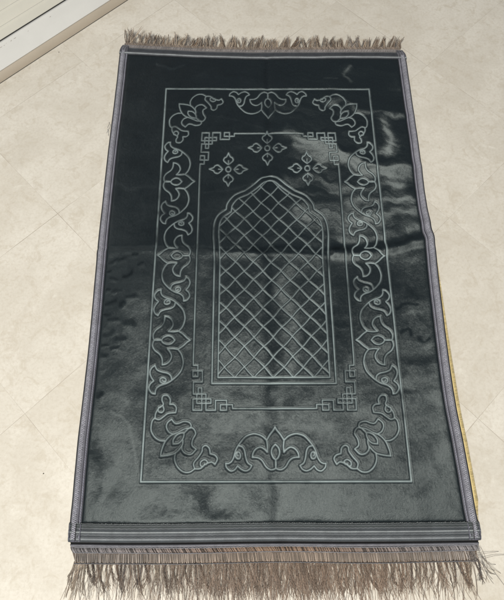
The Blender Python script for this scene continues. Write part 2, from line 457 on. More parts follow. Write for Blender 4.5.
# base: upper half lies away (dark), lower half towards the viewer (lighter), change at the fold
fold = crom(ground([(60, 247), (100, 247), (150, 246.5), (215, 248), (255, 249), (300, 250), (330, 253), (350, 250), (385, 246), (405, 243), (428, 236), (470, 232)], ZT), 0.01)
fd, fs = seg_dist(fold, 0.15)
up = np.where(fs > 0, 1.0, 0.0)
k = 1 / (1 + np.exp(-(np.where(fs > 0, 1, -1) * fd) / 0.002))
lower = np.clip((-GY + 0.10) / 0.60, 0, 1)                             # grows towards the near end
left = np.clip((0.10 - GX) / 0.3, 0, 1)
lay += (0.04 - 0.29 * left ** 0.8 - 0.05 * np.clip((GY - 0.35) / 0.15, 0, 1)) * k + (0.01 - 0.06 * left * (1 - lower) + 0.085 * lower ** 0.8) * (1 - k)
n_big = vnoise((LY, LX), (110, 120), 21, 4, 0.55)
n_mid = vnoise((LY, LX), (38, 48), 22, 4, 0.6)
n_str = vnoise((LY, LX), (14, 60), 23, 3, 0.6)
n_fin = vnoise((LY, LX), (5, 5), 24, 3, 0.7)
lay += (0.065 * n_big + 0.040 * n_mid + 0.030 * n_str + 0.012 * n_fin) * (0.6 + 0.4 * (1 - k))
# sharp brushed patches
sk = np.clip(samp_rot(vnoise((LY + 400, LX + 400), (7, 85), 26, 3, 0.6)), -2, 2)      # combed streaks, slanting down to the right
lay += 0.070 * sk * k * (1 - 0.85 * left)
lay += 0.022 * samp_rot(vnoise((LY + 400, LX + 400), (6, 34), 27, 3, 0.6), 0.5) * (1 - k)
r2 = np.random.default_rng(77)
for _ in range(230):
    px_, py_ = r2.uniform(75, 470), r2.uniform(60, 530); a_ = r2.normal(0.15, 0.8); l_ = r2.uniform(6, 34); bend = r2.normal(0, 5)
    dx_, dy_ = math.cos(a_) * l_ / 2, math.sin(a_) * l_ / 2
    stroke([(px_ - dx_, py_ - dy_), (px_ - dy_ / l_ * bend, py_ + dx_ / l_ * bend), (px_ + dx_, py_ + dy_)], r2.uniform(.004, .013), r2.choice([-1, 1]) * r2.uniform(.02, .085), 0.9, onesided=int(r2.choice([-1, 1])))
# right upper side: sweeping sheen bands
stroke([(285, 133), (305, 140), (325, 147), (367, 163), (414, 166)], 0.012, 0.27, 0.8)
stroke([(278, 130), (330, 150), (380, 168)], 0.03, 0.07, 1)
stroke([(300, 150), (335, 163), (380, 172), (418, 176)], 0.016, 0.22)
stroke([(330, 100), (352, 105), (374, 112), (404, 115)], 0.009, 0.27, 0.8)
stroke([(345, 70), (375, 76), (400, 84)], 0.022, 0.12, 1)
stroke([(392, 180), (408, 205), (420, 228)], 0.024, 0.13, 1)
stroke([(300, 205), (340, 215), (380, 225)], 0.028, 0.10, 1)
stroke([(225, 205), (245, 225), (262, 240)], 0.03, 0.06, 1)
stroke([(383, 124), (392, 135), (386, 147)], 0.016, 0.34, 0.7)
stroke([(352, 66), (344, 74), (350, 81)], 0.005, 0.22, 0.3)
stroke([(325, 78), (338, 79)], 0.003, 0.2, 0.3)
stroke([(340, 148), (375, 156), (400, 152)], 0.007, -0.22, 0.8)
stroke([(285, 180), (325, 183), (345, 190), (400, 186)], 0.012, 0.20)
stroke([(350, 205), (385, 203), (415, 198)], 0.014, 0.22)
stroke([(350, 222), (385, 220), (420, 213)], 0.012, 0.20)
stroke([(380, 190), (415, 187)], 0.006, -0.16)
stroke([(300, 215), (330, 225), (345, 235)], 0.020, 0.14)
stroke([(340, 250), (362, 251), (385, 247), (405, 242), (428, 234)], 0.007, -0.30, 0.3)
stroke([(225, 72), (275, 74), (320, 70)], 0.02, -0.08)
stroke([(266, 60), (268, 120), (266, 195)], 0.006, -0.16, 0.4)
stroke([(270, 125), (272, 160), (274, 200)], 0.010, -0.10, 0.8)
stroke([(255, 246), (300, 249), (345, 248)], 0.008, -0.25, 0.3)
# left upper side
stroke([(158, 64), (172, 69), (184, 66)], 0.004, 0.20, 0.4)
stroke([(108, 186), (125, 184), (158, 187)], 0.006, 0.10)
stroke([(165, 108), (215, 116), (262, 128)], 0.0025, 0.09, 0.2)
stroke([(205, 193), (230, 190), (252, 183)], 0.003, 0.10, 0.2)
stroke([(118, 230), (150, 236), (150, 242)], 0.010, -0.06)
# fold line glint, left
stroke([(100, 249), (150, 249), (210, 250)], 0.0030, 0.22, 0.15)
stroke([(150, 252), (185, 254), (220, 256), (255, 255)], 0.012, 0.10)
stroke([(215, 254), (240, 256), (262, 259)], 0.006, 0.12)
stroke([(60, 245.5), (150, 245), (215, 246.5), (258, 247)], 0.0035, -0.16, 0.2)
stroke([(255, 247.5), (300, 248.5), (335, 250)], 0.0045, -0.34, 0.3)
stroke([(215, 252), (262, 254), (300, 255), (335, 257)], 0.004, 0.16, 0.3)
stroke([(335, 257), (362, 257), (390, 253), (428, 243)], 0.007, 0.14, 0.4)
# lattice: dark vertical valley
stroke([(270, 250), (268, 300), (271, 340), (270, 384), (276, 440), (279, 525)], 0.010, -0.13, 0.7)
stroke([(276, 265), (273, 300), (276, 340), (273, 384)], 0.010, -0.12, 0.9)
stroke([(290, 262), (288, 300), (292, 340), (288, 380)], 0.012, 0.08, 0.9)
stroke([(240, 450), (246, 500), (240, 528)], 0.03, -0.03, 0.9)
stroke([(262, 175), (263, 200), (266, 235)], 0.010, -0.10, 0.8)
stroke([(285, 300), (296, 330), (290, 360)], 0.012, 0.10, 1)
stroke([(232, 215), (240, 240)], 0.02, 0.05)
# left lower margin: dents of fingers, dark
for i, (x, y) in enumerate([(112, 262), (121, 262), (132, 258), (106, 272), (116, 279), (128, 276), (108, 290), (119, 292), (112, 303), (123, 306), (133, 300), (106, 316), (116, 320), (128, 322), (110, 332), (121, 336), (103, 345), (115, 349), (100, 358), (141, 268), (100, 395)]):
    a = rng.uniform(-0.3, 0.6); l = rng.uniform(2.0, 4.5)
    stroke([(x - l * math.cos(a), y + l * math.sin(a)), (x, y + rng.uniform(-1, 1)), (x + l * math.cos(a), y - l * math.sin(a))], rng.uniform(.0030, .0052), -rng.uniform(.34, .52), 0.6)
    stroke([(x - l, y + 3.5), (x + l, y + 2.5)], .0035, 0.13, 0.5)
stroke([(100, 262), (97, 300), (92, 350)], 0.014, -0.10)
stroke([(118, 262), (112, 310), (106, 350)], 0.026, -0.09)
stroke([(135, 262), (130, 300), (122, 345)], 0.016, -0.05)
stroke([(125, 275), (150, 270), (160, 262)], 0.008, -0.10)
stroke([(96, 440), (98, 470), (88, 515)], 0.006, -0.12)
stroke([(120, 455), (112, 475), (104, 497)], 0.009, 0.10, 0.5)
stroke([(112, 412), (126, 420), (132, 445), (140, 478)], 0.0025, 0.12, 0.2)
stroke([(101, 402), (118, 398), (128, 405)], 0.006, 0.08)
stroke([(152, 500), (170, 507), (190, 503)], 0.010, 0.07)
stroke([(128, 485), (135, 505), (112, 522)], 0.010, 0.05)
stroke([(205, 495), (212, 510), (232, 516)], 0.010, -0.15, 1)
stroke([(258, 500), (268, 515)], 0.008, -0.08, 1)
stroke([(196, 500), (184, 490)], 0.006, -0.08, 1)
stroke([(240, 400), (262, 398), (284, 410), (300, 400)], 0.010, -0.09)
stroke([(225, 405), (250, 416), (272, 420)], 0.006, 0.07)
stroke([(262, 430), (268, 452)], 0.006, -0.08)
stroke([(412, 262), (425, 330), (440, 410)], 0.05, 0.11, 1)
stroke([(350, 262), (375, 330), (385, 400)], 0.05, 0.05, 1)
stroke([(140, 300), (128, 380), (110, 440)], 0.02, 0.06, 1)
# right lower margin marks
for q, wd, am in (([(398, 308), (404, 303), (412, 302), (420, 304)], .0032, -.26), ([(400, 330), (406, 326), (410, 332)], .0030, -.26),
                  ([(418, 334), (422, 340), (428, 336)], .0034, -.24), ([(404, 315), (414, 312), (424, 314)], .005, .10), ([(412, 290), (420, 296)], .006, -.12),
                  ([(408, 262), (420, 258), (432, 262)], .008, .06), ([(392, 350), (410, 362), (436, 360)], .008, -.09), ([(400, 388), (420, 392), (440, 386)], .007, -.09),
                  ([(425, 400), (438, 408)], .008, -.1), ([(395, 495), (380, 505), (392, 515)], .010, .11), ([(372, 508), (362, 498)], .008, .08), ([(398, 482), (412, 497), (425, 492)], .008, -.07),
                  ([(440, 440), (444, 448), (440, 460)], .007, .12), ([(428, 450), (436, 472)], .008, -.08), ([(450, 500), (458, 515), (452, 520)], .008, -.16), ([(300, 500), (340, 505), (365, 515)], .010, -.05)):
    stroke(q, wd, am, 0.6)
# real wrinkle relief
stroke([(60, 248), (150, 247.5), (255, 249), (330, 252)], 0.005, -0.0022, 0.15, hgt)
stroke([(60, 251), (150, 251), (255, 252)], 0.012, 0.0018, 0.2, hgt)
stroke([(335, 252), (362, 252), (390, 247), (428, 238), (470, 232)], 0.012, 0.0055, 0.2, hgt)
stroke([(340, 244), (385, 240), (430, 228)], 0.010, -0.0025, 0.2, hgt)
stroke([(262, 126), (325, 147), (367, 163), (420, 166)], 0.014, 0.0022, 0.2, hgt)
stroke([(330, 100), (374, 112), (410, 115)], 0.012, 0.0018, 0.2, hgt)
stroke([(266, 55), (268, 120), (264, 200)], 0.006, -0.0012, 0.2, hgt)
stroke([(272, 250), (271, 384), (279, 530)], 0.012, -0.0022, 0.3, hgt)
hgt += 0.0007 * vnoise((LY, LX), (90, 90), 41, 3, 0.5)
def samp(A, x, y, rs):
    gx = np.clip((x - X0) / rs, 0, A.shape[1] - 1.001); gy = np.clip((y - Y0) / rs, 0, A.shape[0] - 1.001)
    xi = gx.astype(int); yi = gy.astype(int); fx_ = gx - xi; fy_ = gy - yi
    return (A[yi, xi] * (1 - fx_) + A[yi, xi + 1] * fx_) * (1 - fy_) + (A[yi + 1, xi] * (1 - fx_) + A[yi + 1, xi + 1] * fx_) * fy_
def wrinkle(x, y): return samp(hgt, np.asarray(x, float), np.asarray(y, float), RL)
def lift(a, b):
    """the right edge does not lie flat on the floor"""
    a = np.asarray(a, float); b = np.asarray(b, float)
    r = np.clip((a - (W - 0.10)) / 0.10, 0, 1) ** 2
    f = np.clip((0.70 - b) / 0.10, 0, 1) * np.clip((b + 0.02) / 0.12, 0, 1)
    return 0.006 * r * f + 0.005 * r * np.exp(-((b - 0.605) / 0.03) ** 2)

# ------------------------------------------------------------------ materials of the rug
m_velvet, nt, nd, lk, bs = new_mat("grey_green_velvet")
at = N(nd, 'ShaderNodeAttribute', attribute_name='lay'); ap_ = N(nd, 'ShaderNodeAttribute', attribute_name='press')
tc = N(nd, 'ShaderNodeTexCoord'); ob = tc.outputs['Object']
f1 = noise(nd, lk, ob, 1100, 3, 0.7); f2 = noise(nd, lk, ob, 420, 3, 0.6)
press = ap_.outputs['Fac']
c = mixc(nd, lk, ramp(nd, lk, f2, 0.3, 0.7), (0.0030, 0.0058, 0.0078), (0.0062, 0.0105, 0.0128))
c = mixc(nd, lk, press, c, (0.25, 0.30, 0.305))
lk.new(c, bs.inputs['Base Color'])
lk.new(ramp(nd, lk, press, 0, 1, 0.425, 0.42), bs.inputs['Roughness'])
sp_ = mth(nd, lk, 'MULTIPLY_ADD', f1, 0.90, 0.13)
lk.new(sp_, bs.inputs['Specular IOR Level'])
bs.inputs['Specular Tint'].default_value = (0.90, 1.0, 1.0, 1)
bs.inputs['Sheen Weight'].default_value = 0.0
bs.inputs['Sheen Roughness'].default_value = 0.45
bs.inputs['Sheen Tint'].default_value = (0.75, 0.95, 1.0, 1)
bp = N(nd, 'ShaderNodeBump'); bp.inputs['Strength'].default_value = 0.55; bp.inputs['Distance'].default_value = 0.0006
lk.new(mth(nd, lk, 'ADD', f1, mth(nd, lk, 'MULTIPLY', f2, 0.45)), bp.inputs['Height'])
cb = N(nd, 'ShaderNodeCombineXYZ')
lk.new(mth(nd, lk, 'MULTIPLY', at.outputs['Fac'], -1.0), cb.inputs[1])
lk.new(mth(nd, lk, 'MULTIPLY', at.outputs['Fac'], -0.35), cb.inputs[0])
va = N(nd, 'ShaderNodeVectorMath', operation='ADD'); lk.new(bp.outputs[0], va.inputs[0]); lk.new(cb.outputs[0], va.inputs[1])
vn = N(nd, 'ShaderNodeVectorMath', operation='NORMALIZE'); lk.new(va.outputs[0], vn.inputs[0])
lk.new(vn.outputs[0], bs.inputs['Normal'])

def tint_mat(name, rough=0.6, spec=0.4, bscale=900, bstr=0.4, var=0.25, sheen=0.2, trans=0.0):
    m, nt, nd, lk, bs = new_mat(name)
    a = N(nd, 'ShaderNodeAttribute', attribute_name='tint'); tc = N(nd, 'ShaderNodeTexCoord')
    f = noise(nd, lk, tc.outputs['Object'], bscale, 3, 0.7)
    f2 = noise(nd, lk, tc.outputs['Object'], 60, 3, 0.6)
    s = mth(nd, lk, 'MULTIPLY', ramp(nd, lk, f, 0.25, 0.75, 1 - var, 1 + var), ramp(nd, lk, f2, 0.3, 0.7, 0.86, 1.12))
    v = N(nd, 'ShaderNodeVectorMath', operation='SCALE'); lk.new(a.outputs['Color'], v.inputs[0]); lk.new(s, v.inputs['Scale'])
    lk.new(v.outputs[0], bs.inputs['Base Color'])
    bs.inputs['Roughness'].default_value = rough; bs.inputs['Specular IOR Level'].default_value = spec
    bs.inputs['Sheen Weight'].default_value = sheen; bs.inputs['Sheen Roughness'].default_value = 0.4
    bp = N(nd, 'ShaderNodeBump'); bp.inputs['Strength'].default_value = bstr; bp.inputs['Distance'].default_value = 0.0006
    lk.new(f, bp.inputs['Height']); lk.new(bp.outputs[0], bs.inputs['Normal'])
    return m
m_yarn = tint_mat("lavender_grey_yarn", 0.62, 0.35, 1500, 0.3, 0.22)
m_tape = tint_mat("grey_satin_tape", 0.60, 0.3, 1500, 0.7, 0.45)
m_tassel = tint_mat("brown_tassel_thread", 0.5, 0.4, 700, 0.0, 0.25)
m_back = tint_mat("mustard_backing_weave", 0.8, 0.2, 1100, 0.8, 0.3)

# ------------------------------------------------------------------ the rug
rug = bpy.data.objects.new('prayer_rug', None); C.objects.link(rug)
rc = rug_xy(W / 2, L / 2); rug.location = (float(rc[0]), float(rc[1]), 0)
rug.empty_display_size = 0.1
tag(rug, 'dark grey-green velvet prayer rug with embossed arch, lying on beige floor', 'rug')
OFF = np.array([rc[0], rc[1], 0.0])
def part(o, parent=rug):
    """geometry was built in world coordinates: bring it into the rug's frame"""
    n = len(o.data.vertices); co = np.empty(n * 3, np.float32); o.data.vertices.foreach_get('co', co)
    co = co.reshape(-1, 3) - OFF.astype(np.float32); o.data.vertices.foreach_set('co', co.ravel()); o.data.update()
    return o
SB, EBB, EBT = 0.0200, 0.0285, 0.0215          # side, bottom and top binding widths
step = 0.00085
na = int((W - 2 * SB) / step) + 1; nb = int((L - EBB - EBT) / step) + 1
aa = np.linspace(SB - 0.001, W - SB + 0.001, na); bb = np.linspace(EBB - 0.001, L - EBT + 0.001, nb)
AA, BB = np.meshgrid(aa, bb)
P = rug_xy(AA, BB); X, Y = P[..., 0], P[..., 1]
D = samp(dist, X, Y, RS)
vary = samp(vnoise((LY, LX), (26, 26), 51, 3, 0.6), X, Y, RL)
vary2 = samp(vnoise((LY, LX), (90, 90), 52, 2, 0.6), X, Y, RL)
D2 = D + 0.00022 * vary
edge = np.minimum(np.minimum(AA - SB, W - SB - AA), np.minimum(BB - EBB, L - EBT - BB))
Z = ZT + samp(hgt, X, Y, RL) + lift(AA, BB)
Z -= 0.0017 * np.exp(-(D2 / 0.0020) ** 2)
Z += 0.0002 * np.exp(-((D2 - 0.0042) / 0.0016) ** 2)
Z -= 0.0030 * np.exp(-np.maximum(edge, 0) / 0.0022)
fine = vnoise((nb, na), (2.2, 2.2), 61, 2, 0.8); tuft = vnoise((nb, na), (7, 6), 62, 3, 0.7)
Z += 0.000045 * fine + 0.00004 * tuft
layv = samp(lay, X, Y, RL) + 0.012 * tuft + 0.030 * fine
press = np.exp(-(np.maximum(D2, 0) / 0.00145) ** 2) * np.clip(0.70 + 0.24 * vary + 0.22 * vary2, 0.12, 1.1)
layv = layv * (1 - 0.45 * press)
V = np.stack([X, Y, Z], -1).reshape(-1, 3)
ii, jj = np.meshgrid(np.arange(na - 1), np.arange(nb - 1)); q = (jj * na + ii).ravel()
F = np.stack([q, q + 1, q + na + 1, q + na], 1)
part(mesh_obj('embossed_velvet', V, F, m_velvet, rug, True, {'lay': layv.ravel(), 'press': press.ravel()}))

# backing sheet, showing as a mustard edge on the right
def extra(b): return 0.0110 * np.clip((b - 0.012) / 0.05, 0, 1) * np.clip((0.60 - b) / 0.32, 0, 1) ** 0.6
bs_ = np.linspace(0.010, L - 0.012, 500)
prof = []
Vb = []; Tb = []
for b in bs_:
    ex = float(extra(b)); w_ = 0.0003 * math.sin(b * 900)
    aR = W - 0.004 + ex + (0.004 if 0.04 < b < 0.62 else 0)
    row = [(0.004, 0.0006), (0.004, 0.0035), (W / 2, 0.0035), (aR - 0.006, 0.0042), (aR - 0.001 + w_, 0.0040), (aR + w_, 0.0024), (aR + w_, 0.0006)]
    for a, z in row:
        p = rug_xy(a, b); Vb.append((p[0], p[1], z)); Tb.append((0.60, 0.48, 0.23))
k = 7; Fb = []
for i in range(len(bs_) - 1):
    for j in range(k - 1): Fb.append((i * k + j, i * k + j + 1, (i + 1) * k + j + 1, (i + 1) * k + j))
bk = part(mesh_obj('backing', Vb, Fb, m_back, rug, True, None, Tb)); bk['label'] = 'mustard yellow backing showing along the right edge'
# whipped stitches along the mustard edge
tb = Tubes()
b = 0.020
while b < 0.595:
    ex = float(extra(b)); aR = W + ex
    pts = [rug_xy(aR + s_, b + t_) for s_, t_ in ((-0.005, 0), (-0.0015, 0.0008), (0.0006, 0.0015))]
    tb.add([(pts[0][0], pts[0][1], 0.0044), (pts[1][0], pts[1][1], 0.0047), (pts[2][0], pts[2][1], 0.0022)], 0.0006, np.array((0.64, 0.52, 0.26)) * rng.uniform(0.65, 1.2), 4)
    b += 0.0021
part(tb.build('overlock_stitching', m_back, bk), bk)

def path3(a, b, z, wr=1.0):
    a, b, z = np.broadcast_arrays(np.asarray(a, float), np.asarray(b, float), np.asarray(z, float))
    p = rug_xy(a, b); return np.stack([p[..., 0], p[..., 1], z + wr * (wrinkle(p[..., 0], p[..., 1]) + lift(a, b))], -1)
def ribbon(name, amap, n, prof, mat, parent, length):
    """sweep a profile [(offset, z, colour)] ; amap(offset, t) -> (a, b)"""
    t = np.linspace(0, length, n); V = []; T = []
    for s, z, col in prof:
        a, b = amap(s, t); V.append(path3(a, b, z)); T.append(np.tile(col, (n, 1)))
    k = len(prof); V = np.stack(V, 1).reshape(-1, 3); T = np.stack(T, 1).reshape(-1, 3)
    i, j = np.meshgrid(np.arange(n - 1), np.arange(k - 1), indexing='ij'); q = (i * k + j).ravel()
    return part(mesh_obj(name, V, np.stack([q, q + 1, q + k + 1, q + k], 1), mat, parent, True, None, T))
NAVY = (0.014, 0.015, 0.020); LAV = np.array((0.25, 0.25, 0.288)); GRY = (0.16, 0.165, 0.19); DK = (0.03, 0.031, 0.036)

def side(sign):
    def am(s, t): return ((s if sign < 0 else W - s) * np.ones_like(t), t)
    root = ribbon('side_binding', am, 700, [(-0.0012, 0.0003, NAVY), (-0.0014, 0.0040, NAVY), (-0.0004, 0.0070, NAVY), (0.0015, 0.0078, NAVY), (0.0026, 0.0070, NAVY),
        (0.0040, 0.0086, (0.09, 0.088, 0.115)), (0.0085, 0.0092, (0.09, 0.088, 0.115)), (0.0140, 0.0086, (0.09, 0.088, 0.115)), (0.0152, 0.0074, DK), (0.0162, 0.0082, (0.12, 0.12, 0.14)), (0.0186, 0.0084, (0.10, 0.10, 0.12)), (0.0200, 0.0068, DK), (0.0212, 0.0040, DK)], m_tape, rug, L)
    # flat plait: strands weaving across the width
    t = Tubes(); per = 0.0092; n = int(L / per * 12)
    s = np.linspace(0.004, L - 0.004, n)
    cen, amp = 0.0084, 0.0038
    for kk in range(6):
        ph_ = kk * 2 * np.pi / 6
        wv = (2 / np.pi) * np.arcsin(np.sin(2 * np.pi * s / per + ph_))
        off_ = cen + amp * wv
        zz = 0.0098 + 0.0010 * np.sin(2 * (2 * np.pi * s / per + ph_) + (kk % 2) * np.pi)
        a = off_ if sign < 0 else W - off_
        col = LAV * (1.35, 0.45, 1.6, 0.6, 1.25, 0.5)[kk]
        t.add(path3(a, s, zz), 0.00098, col, 5, 0.8)
    # edge loops of the plait
    for o_, ph_ in ((0.0036, 0), (0.0131, 2.0)):
        s2 = np.linspace(0.004, L - 0.004, int(L / 0.0024 * 5))
        a = o_ + 0.00045 * np.sin(2 * np.pi * s2 / 0.0024 + ph_)
        t.add(path3(a if sign < 0 else W - a, s2, 0.0094 + 0.0004 * np.cos(2 * np.pi * s2 / 0.0024)), 0.00055, LAV * 0.95, 4)
    part(t.build('plaited_braid', m_yarn, root), root)
    # twisted cord at the inner side
    t = Tubes(); s = np.linspace(0.004, L - 0.004, int(L / 0.0042 * 7))
    for kk in range(2):
        ph_ = kk * np.pi + 2 * np.pi * s / 0.0042
        a = 0.0174 + 0.00062 * np.cos(ph_); z = 0.0092 + 0.00062 * np.sin(ph_)
        t.add(path3(a if sign < 0 else W - a, s, z), 0.00062, (np.array((0.30, 0.30, 0.36)) if kk else np.array((0.17, 0.17, 0.21))), 5)
    part(t.build('twisted_cord', m_yarn, root), root)
    # needle holes / dark stitches down the plait
    t = Tubes()
    for s0 in np.arange(0.01, L - 0.01, 0.0046):
        o_ = 0.0102 + rng.uniform(-.0003, .0003); a = np.array([o_, o_ + 0.0002]); a = a if sign < 0 else W - a
        t.add(path3(a, np.array([s0, s0 + 0.0016]), 0.01085), 0.00070, (0.015, 0.015, 0.022), 4)
    part(t.build('stitch', m_yarn, root), root)
    return root
side(-1); side(1)

# ---- end bindings
def endbind(bottom):
    Lx = W + 0.0015
    def am(s, t): return (t - 0.00075, (s if bottom else L - s) * np.ones_like(t))
    g1, g2, g3 = (0.040, 0.047, 0.053), (0.13, 0.142, 0.15), (0.065, 0.073, 0.080)
    if bottom:
        prof = [(-0.0010, 0.0003, DK), (-0.0012, 0.0040, DK), (0.0002, 0.0076, g1), (0.0024, 0.0092, g3), (0.0045, 0.0100, (0.22, 0.235, 0.25)), (0.0058, 0.0098, g3), (0.0080, 0.0092, g1), (0.0098, 0.0096, g1),
                (0.0116, 0.0104, g3), (0.0140, 0.0108, g3), (0.0152, 0.0112, (0.30, 0.32, 0.33)), (0.0164, 0.0108, g3), (0.0184, 0.0102, g1), (0.0205, 0.0100, g1), (0.0225, 0.0104, (0.035, 0.043, 0.045)), (0.0270, 0.0106, (0.030, 0.038, 0.040)), (0.0288, 0.0100, (0.03, 0.036, 0.038)), (0.0302, 0.0070, DK)]
    else:
        g1, g3 = (0.030, 0.034, 0.042), (0.055, 0.06, 0.07)
        prof = [(-0.0010, 0.0003, DK), (-0.0012, 0.0040, DK), (0.0002, 0.0070, g1), (0.0030, 0.0082, g3), (0.0060, 0.0084, g1), (0.0110, 0.0086, g1), (0.0160, 0.0092, g3), (0.0182, 0.0108, (0.26, 0.28, 0.29)), (0.0200, 0.0112, (0.30, 0.32, 0.33)), (0.0216, 0.0102, g3), (0.0230, 0.0070, DK)]
    root = ribbon('end_binding', am, 500, prof, m_tape, rug, Lx)
    # fine lengthwise threads + stitches
    t = Tubes(); s = np.linspace(0.0, W, 700)
    rows = ((0.0282, 0.0106, .12), (0.0255, 0.0110, .16), (0.0212, 0.0106, .20), (0.0110, 0.0104, .20), (0.0072, 0.0097, .16)) if bottom else ((0.0040, 0.0088, .09), (0.0085, 0.0090, .07), (0.0135, 0.0092, .08))
    for o_, z, g in rows:
        b = o_ + 0.0002 * np.sin(s * 700 + o_ * 9999)
        t.add(path3(s, b if bottom else L - b, z + 0.0001 * np.sin(s * 1900)), 0.00042, (g * .95, g, g * 1.08), 4)
    if bottom:
        for s0 in np.arange(0.004, W - 0.004, 0.0032):
            b = 0.0285 + rng.uniform(-.0004, .0004); g = rng.uniform(.14, .3)
            t.add(path3(np.array([s0, s0 + .0018]), np.array([b, b + rng.uniform(-.0005, .0012)]), 0.0110), 0.0004, (g * .9, g, g), 4)
    # cross overlock at the two corners
    for a0_ in (0.000, 0.0105, 0.0185) if bottom else (0.003,):
        for sg in (0, 1):
            a = a0_ + 0.0015
            a = a if sg == 0 else W - a
            bq = np.linspace(0.001, (EBB if bottom else EBT) - 0.001, 24)
            t.add(path3(a + 0.0006 * np.sin(bq * 2500), bq if bottom else L - bq, 0.0118), 0.0007, (0.10, 0.10, 0.13) if a0_ != 0.0105 else (0.03, 0.03, 0.035), 5)
    part(t.build('stitch', m_yarn, root), root)
    return root
endbind(True); endbind(False)

# ---- fringes
BR = [np.array(c) for c in ((0.17, 0.11, 0.07), (0.25, 0.19, 0.14), (0.35, 0.28, 0.21), (0.085, 0.055, 0.038), (0.45, 0.36, 0.27), (0.20, 0.175, 0.165), (0.12, 0.10, 0.09))]
# bottom: tape, slanted gimp, thread line, tassels
def amb(s, t): return (t, s * np.ones_like(t))
fr_b = ribbon('fringe', lambda s, t: (0.001 + 0.0 * s + t + (-s) * 0.38 * (1 - 2 * t / (W - .002)), s * np.ones_like(t)), 400,
    [(-0.0004, 0.0020, (0.004, 0.004, 0.005)), (-0.0036, 0.0018, (0.004, 0.004, 0.005)), (-0.0044, 0.0052, (0.10, 0.10, 0.115)), (-0.0060, 0.0062, (0.19, 0.19, 0.215)), (-0.0080, 0.0058, (0.12, 0.115, 0.125)), (-0.0095, 0.0040, (0.05, 0.045, 0.045)),  # near-black first points: the recess's shade put into the tape colour
     (-0.0180, 0.0034, (0.10, 0.075, 0.06)), (-0.0300, 0.0024, (0.14, 0.11, 0.085)), (-0.0350, 0.0008, (0.16, 0.13, 0.10))], m_tape, rug, W - 0.002)
fr_b['label'] = 'long tan and brown fringe at the near end'
t = Tubes()
for s0 in np.arange(0.004, W - 0.006, 0.00215):
    j = rng.uniform(-.0004, .0004); g = rng.uniform(0.7, 1.25)
    tt = s0 / W; br = math.exp(-((tt - 0.5) / 0.33) ** 2)                   # browner in the middle, greyer at the ends
    col = (np.array((0.27, 0.265, 0.285)) * (1 - br) + np.array((0.30, 0.20, 0.14)) * br) * g * (0.35 if rng.random() < .3 else 1)
    sl = 0.0055 if tt < .5 else 0.0035
    q = np.linspace(0, 1, 6); a = s0 + sl * q + j; b = -0.0088 - 0.0082 * q
    inn_ = 0.010 * (1 if s0 < .03 else 0)
    t.add(path3(a, b, 0.0046 + 0.0022 * np.sin(np.pi * q)), 0.00078, col, 5)
    col2 = (np.array((0.30, 0.27, 0.25)) * (1 - br * .5) + np.array((0.40, 0.28, 0.19)) * br * .5) * rng.uniform(.7, 1.2)
    b2 = -0.0172 - 0.0150 * q; a2 = s0 + 0.001 + 0.0012 * q
    if 0.010 < s0 < W - .010: t.add(path3(a2 + rng.normal(0, .0007) * q + rng.normal(0, .0004), b2 - rng.uniform(0, .002), 0.0034 + rng.uniform(.0004, .0018) * np.sin(np.pi * q)), rng.uniform(.0005, .0009), col2 * rng.uniform(.6, 1.15), 4)
s = np.linspace(0.012, W - 0.012, 900)
for o_, g in ((-0.0335, .13), (-0.0170, .20), (-0.0088, .22)):
    b = o_ + 0.0006 * np.sin(s * 21) + 0.0003 * np.sin(s * 900)
    t.add(path3(s, b, 0.0052 if o_ < -.03 else 0.0064), 0.0007, (g, g, g * 1.1), 4)
part(t.build('gimp_braid', m_yarn, fr_b), fr_b)
t = Tubes()
a = 0.0125
ncl = 0
while a < W - 0.008:
    # clump = one tassel
    tt = a / W
    skew = rng.normal(0.06, 0.17) if tt > .04 else -0.16
    if tt > .93: skew = rng.normal(0.1, 0.35)
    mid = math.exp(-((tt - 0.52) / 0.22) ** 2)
    Ln = rng.uniform(0.034, 0.050) * (1.05 if mid > .5 else 0.92)
    pull = rng.uniform(0.15, 0.75) * (1 - 0.5 * mid)
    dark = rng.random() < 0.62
    c0 = BR[rng.choice([0, 1, 3, 6, 0] if dark else [1, 2, 4, 2, 1])]; c0 = c0 * (1 - .45 * mid) + np.array((.27, .165, .10)) * .45 * mid; c0 = c0 * (1 - .35 * mid) * .68  # middle darker, more coppery: a person's soft shadow put into the thread colour
    fork = rng.uniform(.25, .6)                         # where the twisted tassel comes apart
    wig = rng.normal(0, .0022); ph0 = rng.uniform(0, 6); wl = rng.uniform(3, 6); cur = rng.normal(0, .007)
    tw_ = rng.uniform(16, 26); nst = int(rng.integers(6, 10)) if not .83 < tt < .94 else 4; hz = rng.uniform(.0, .0035)
    for k_ in range(nst):
        q = np.linspace(0, 1, 14); ln = Ln * rng.uniform(0.82, 1.15)
        spread = np.clip((q - fork) / (1 - fork), 0, 1)
        rad = .0016 * (1 - .4 * q); pk = k_ / nst * 2 * np.pi
        aa_ = a + rad * np.cos(tw_ * q + pk) + rng.normal(0, .0024) * spread ** 1.3 + skew * ln * q + wig * np.sin(q * wl + ph0) * q + cur * q ** 2
        bb_ = -0.0315 - ln * q + rng.normal(0, .0012) * spread
        z = .0030 + hz * np.sin(np.pi * np.minimum(q * 1.1, 1)) + .0010 * np.sin(tw_ * q + pk) - .0016 * q; z = np.maximum(z, .0006)
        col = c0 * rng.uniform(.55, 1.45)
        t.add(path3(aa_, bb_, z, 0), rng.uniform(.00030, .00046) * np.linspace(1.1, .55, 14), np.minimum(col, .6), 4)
    a += 0.0056 + rng.uniform(-.0010, .0030) * (1 - .6 * mid)
